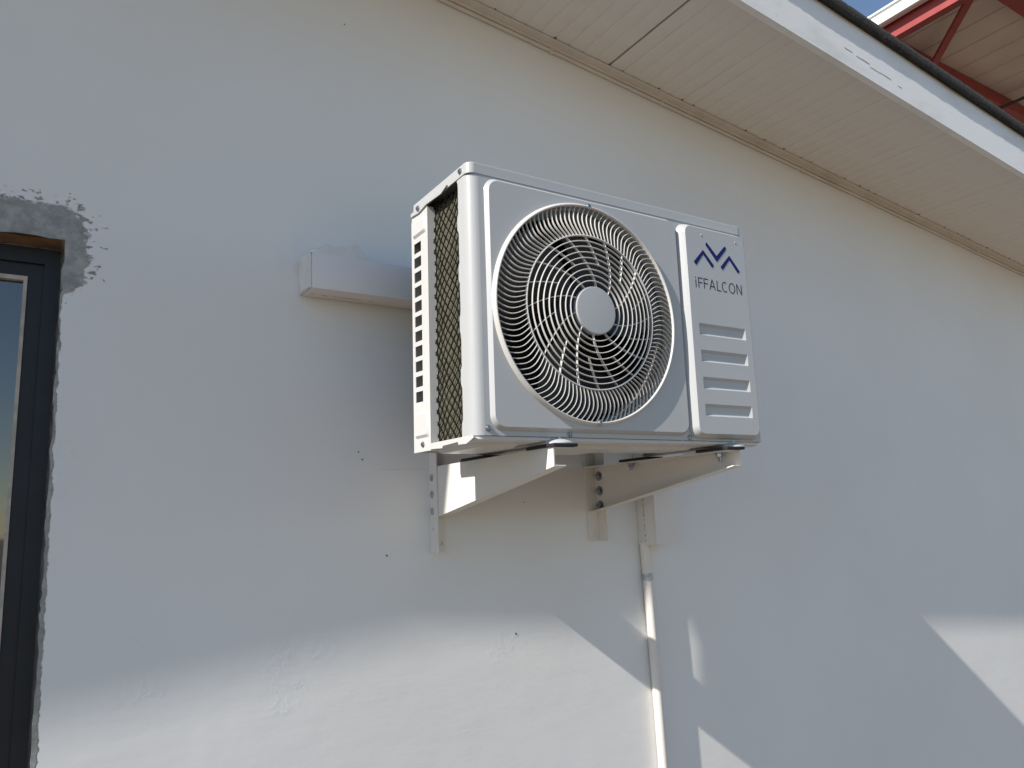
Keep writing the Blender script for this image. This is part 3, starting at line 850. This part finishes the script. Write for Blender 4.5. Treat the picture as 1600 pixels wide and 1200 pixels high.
# fan grille: rim, vanes, rings, spokes, hub; domed towards the viewer
RN = 0.1495
def dome(r):
    """how far the grille stands forward at radius r"""
    if r > RN:
        t = (0.2092 - r) / (0.2092 - RN); return -(0.0115 + 0.0080 * math.sin(t * math.pi / 2))
    t = (RN - r) / (RN - 0.045); return -(0.0195 + 0.008 * math.sin(t * math.pi / 2))
gr = AC.part('fan_grille', MB().lathe([(RIM, -0.0082), (RIM - 0.0004, -0.0100), (RIM - 0.0040, -0.0158), (RIM - 0.0050, -0.0164), (RIM - 0.0065, -0.0162), (RIM - 0.0072, -0.0152), (RIM - 0.0076, -0.006), (RIM - 0.0078, 0.012)], (CX, 0, CZ_), 'y', 160).mesh('fan_grille', 'grille', 50), label='off-white domed fan grille with curved vanes')
vm = MB(); pts = []
for i in range(11):
    t = i / 10; r = 0.2092 + (RN - 0.2092) * t
    a = 0.062 * math.sin(math.pi * t) + 0.012 * t
    pts.append((r * math.cos(a), dome(r) + 0.0005, r * math.sin(a)))
vm.ribbon(pts, 0.0015, 0.0045)
vme = vm.mesh('vane', 'grille', 40)
NV = 112
for k in range(NV):
    o = AC.part('vane', vme, parent=gr, loc=(CX, 0, CZ_), rot=(0, -2 * math.pi * k / NV, 0))
for i, rf in enumerate((0.058, 0.0692, 0.0808, 0.0925, 0.104, 0.1155, 0.127, 0.1383, RN)):
    big = (i == 8); hw = 0.0013 if big else 0.0009; dp = 0.006 if big else 0.0042; y0 = dome(rf)
    m = MB().lathe([(rf - hw, y0 + 0.0006), (rf - hw * .3, y0), (rf + hw * .3, y0), (rf + hw, y0 + 0.0006), (rf + hw * .8, y0 + dp), (rf - hw * .8, y0 + dp), (rf - hw, y0 + 0.0006)], (CX, 0, CZ_), 'y', 96)
    AC.part('ring', m.mesh('ring', 'grille', 40), parent=gr)
def spoke_mesh(r0):
    pts = []
    for i in range(13):
        r = r0 + (RN - r0) * i / 12; a = R(30) * ((r - 0.044) / (RN - 0.044)) ** 1.15 + R(4) * math.sin(math.pi * (r - 0.044) / (RN - 0.044))
        pts.append((r * math.cos(a), dome(r) + 0.0022, r * math.sin(a)))
    return MB().ribbon(pts, 0.0017, 0.0060).mesh('spoke', 'grille', 40)
sl, ss = spoke_mesh(0.044), spoke_mesh(0.0925)
for k in range(20):
    AC.part('spoke', sl if k % 2 == 0 else ss, parent=gr, loc=(CX, 0, CZ_), rot=(0, -R(18 * k + 9), 0))
y0 = dome(0.045)
AC.part('hub_cap', MB().lathe([(0.0001, y0 - 0.0020), (0.0440, y0 - 0.0020), (0.0460, y0 - 0.0010), (0.0465, y0 + 0.001), (0.0465, y0 + 0.009)], (CX, 0, CZ_), 'y', 72).mesh('hub_cap', 'acfront', 30), parent=gr, wn=True)
# screws
def screw(x, y, z, r=0.0048, axis='y'):
    m = MB()
    if axis == 'y':
        m.lathe([(r * 1.25, 0.0), (r * 1.2, -0.0010), (r, -0.0014), (r * .85, -0.0032), (r * .42, -0.0036), (r * .40, -0.0020), (0.0001, -0.0020)], (x, y, z), 'y', 16)
    else:
        m.lathe([(r * 1.25, 0.0), (r * 1.2, -0.0010), (r, -0.0014), (r * .85, -0.0032), (r * .42, -0.0036), (r * .40, -0.0020), (0.0001, -0.0020)], (x, y, z), 'x', 16)
    AC.part('screw', m.mesh('screw', 'screw', 35))
for q in ((0.0262, -0.0003, 0.0125), (0.1985, -0.0003, 0.0060), (0.5015, -0.0003, 0.0060), (CX + 0.004, -0.0163, CZ_ - 0.2108), (CX + 0.004, -0.0163, CZ_ + 0.2108)): screw(*q)
screw(-0.0017, 0.027, 0.482, axis='x'); screw(-0.0054, 0.199, 0.474, axis='x'); screw(-0.0012, 0.199, 0.0015, axis='x')
for x in (0.5603, 0.6664):
    AC.part('dimple', MB().lathe([(0.0001, -H2 - 0.0012), (0.0016, -H2 - 0.0010), (0.0024, -H2 - 0.0001)], (x, 0, 0.4425), 'y', 12).mesh('dimple', 'acfront', 40), parent=cov)
# base pan with pressed underside, feet
B = MB()
o1 = rrect(0.004, AW - 0.001, 0.0035, AD - 0.002, 0.012, 5); o2 = rrect(0.008, AW - 0.006, 0.010, AD - 0.006, 0.010, 5)
B.bridge([[(x, y, -0.0004) for x, y in o1], [(x, y, -0.006) for x, y in o1], [(x, y, -0.0085) for x, y in o2]])
B.add([(x, y, -0.0085) for x, y in o2], [tuple(range(len(o2)))]); B.add([(x, y, -0.0004) for x, y in o1], [tuple(range(len(o1)))])
for (xa, xb, ya, yb, dz) in ((0.23, 0.36, 0.03, 0.20, 0.008), (0.38, 0.55, 0.03, 0.14, 0.007), (0.02, 0.115, 0.03, 0.20, 0.008), (0.66, 0.71, 0.03, 0.20, 0.006)):
    a = rrect(xa, xb, ya, yb, 0.012, 4); b = rrect(xa + 0.01, xb - 0.01, ya + 0.01, yb - 0.01, 0.008, 4)
    B.bridge([[(x, y, -0.0086) for x, y in a], [(x, y, -0.0086 - dz) for x, y in b]]); B.add([(x, y, -0.0086 - dz) for x, y in b], [tuple(range(len(b)))])
B.plate('x', [(0.004, 0.001), (0.168, 0.001), (0.168, -0.010), (0.12, -0.012), (0.118, -0.008), (0.06, -0.006), (0.058, -0.011), (0.03, -0.012), (0.004, -0.004)], [], -0.0008, 0.0008)
AC.part('base_pan', B.mesh('base_pan', 'ac', 30))
for xc in (0.176, 0.632):
    m = MB(); ol = [(xc - 0.028, 0.262)]
    for i in range(9):
        a = R(180 + 180 * i / 8); ol.append((xc + 0.028 * math.cos(a), 0.004 + 0.022 * math.sin(a)))
    ol.append((xc + 0.028, 0.262))
    m.plate('z', ol, [], -0.0122, -0.0100)
    il = [(xc + (x - xc) * 0.78, 0.013 + (y - 0.004) * 0.8 if y < 0.2 else 0.25) for x, y in ol]
    m.bridge([[(x, y, -0.0100) for x, y in ol], [(x, y, -0.0035) for x, y in il]]); m.add([(x, y, -0.0035) for x, y in il], [tuple(range(len(il)))])
    ft = AC.part('foot', m.mesh('foot', 'ac', 35))
    sc = MB().lathe([(0.0001, 0.0035), (0.004, 0.0032), (0.0046, 0.0), (0.0046, -0.003)], (xc, 0.004, 0), 'z', 12)
    AC.part('bolt', sc.mesh('bolt', 'screw', 40), parent=ft)
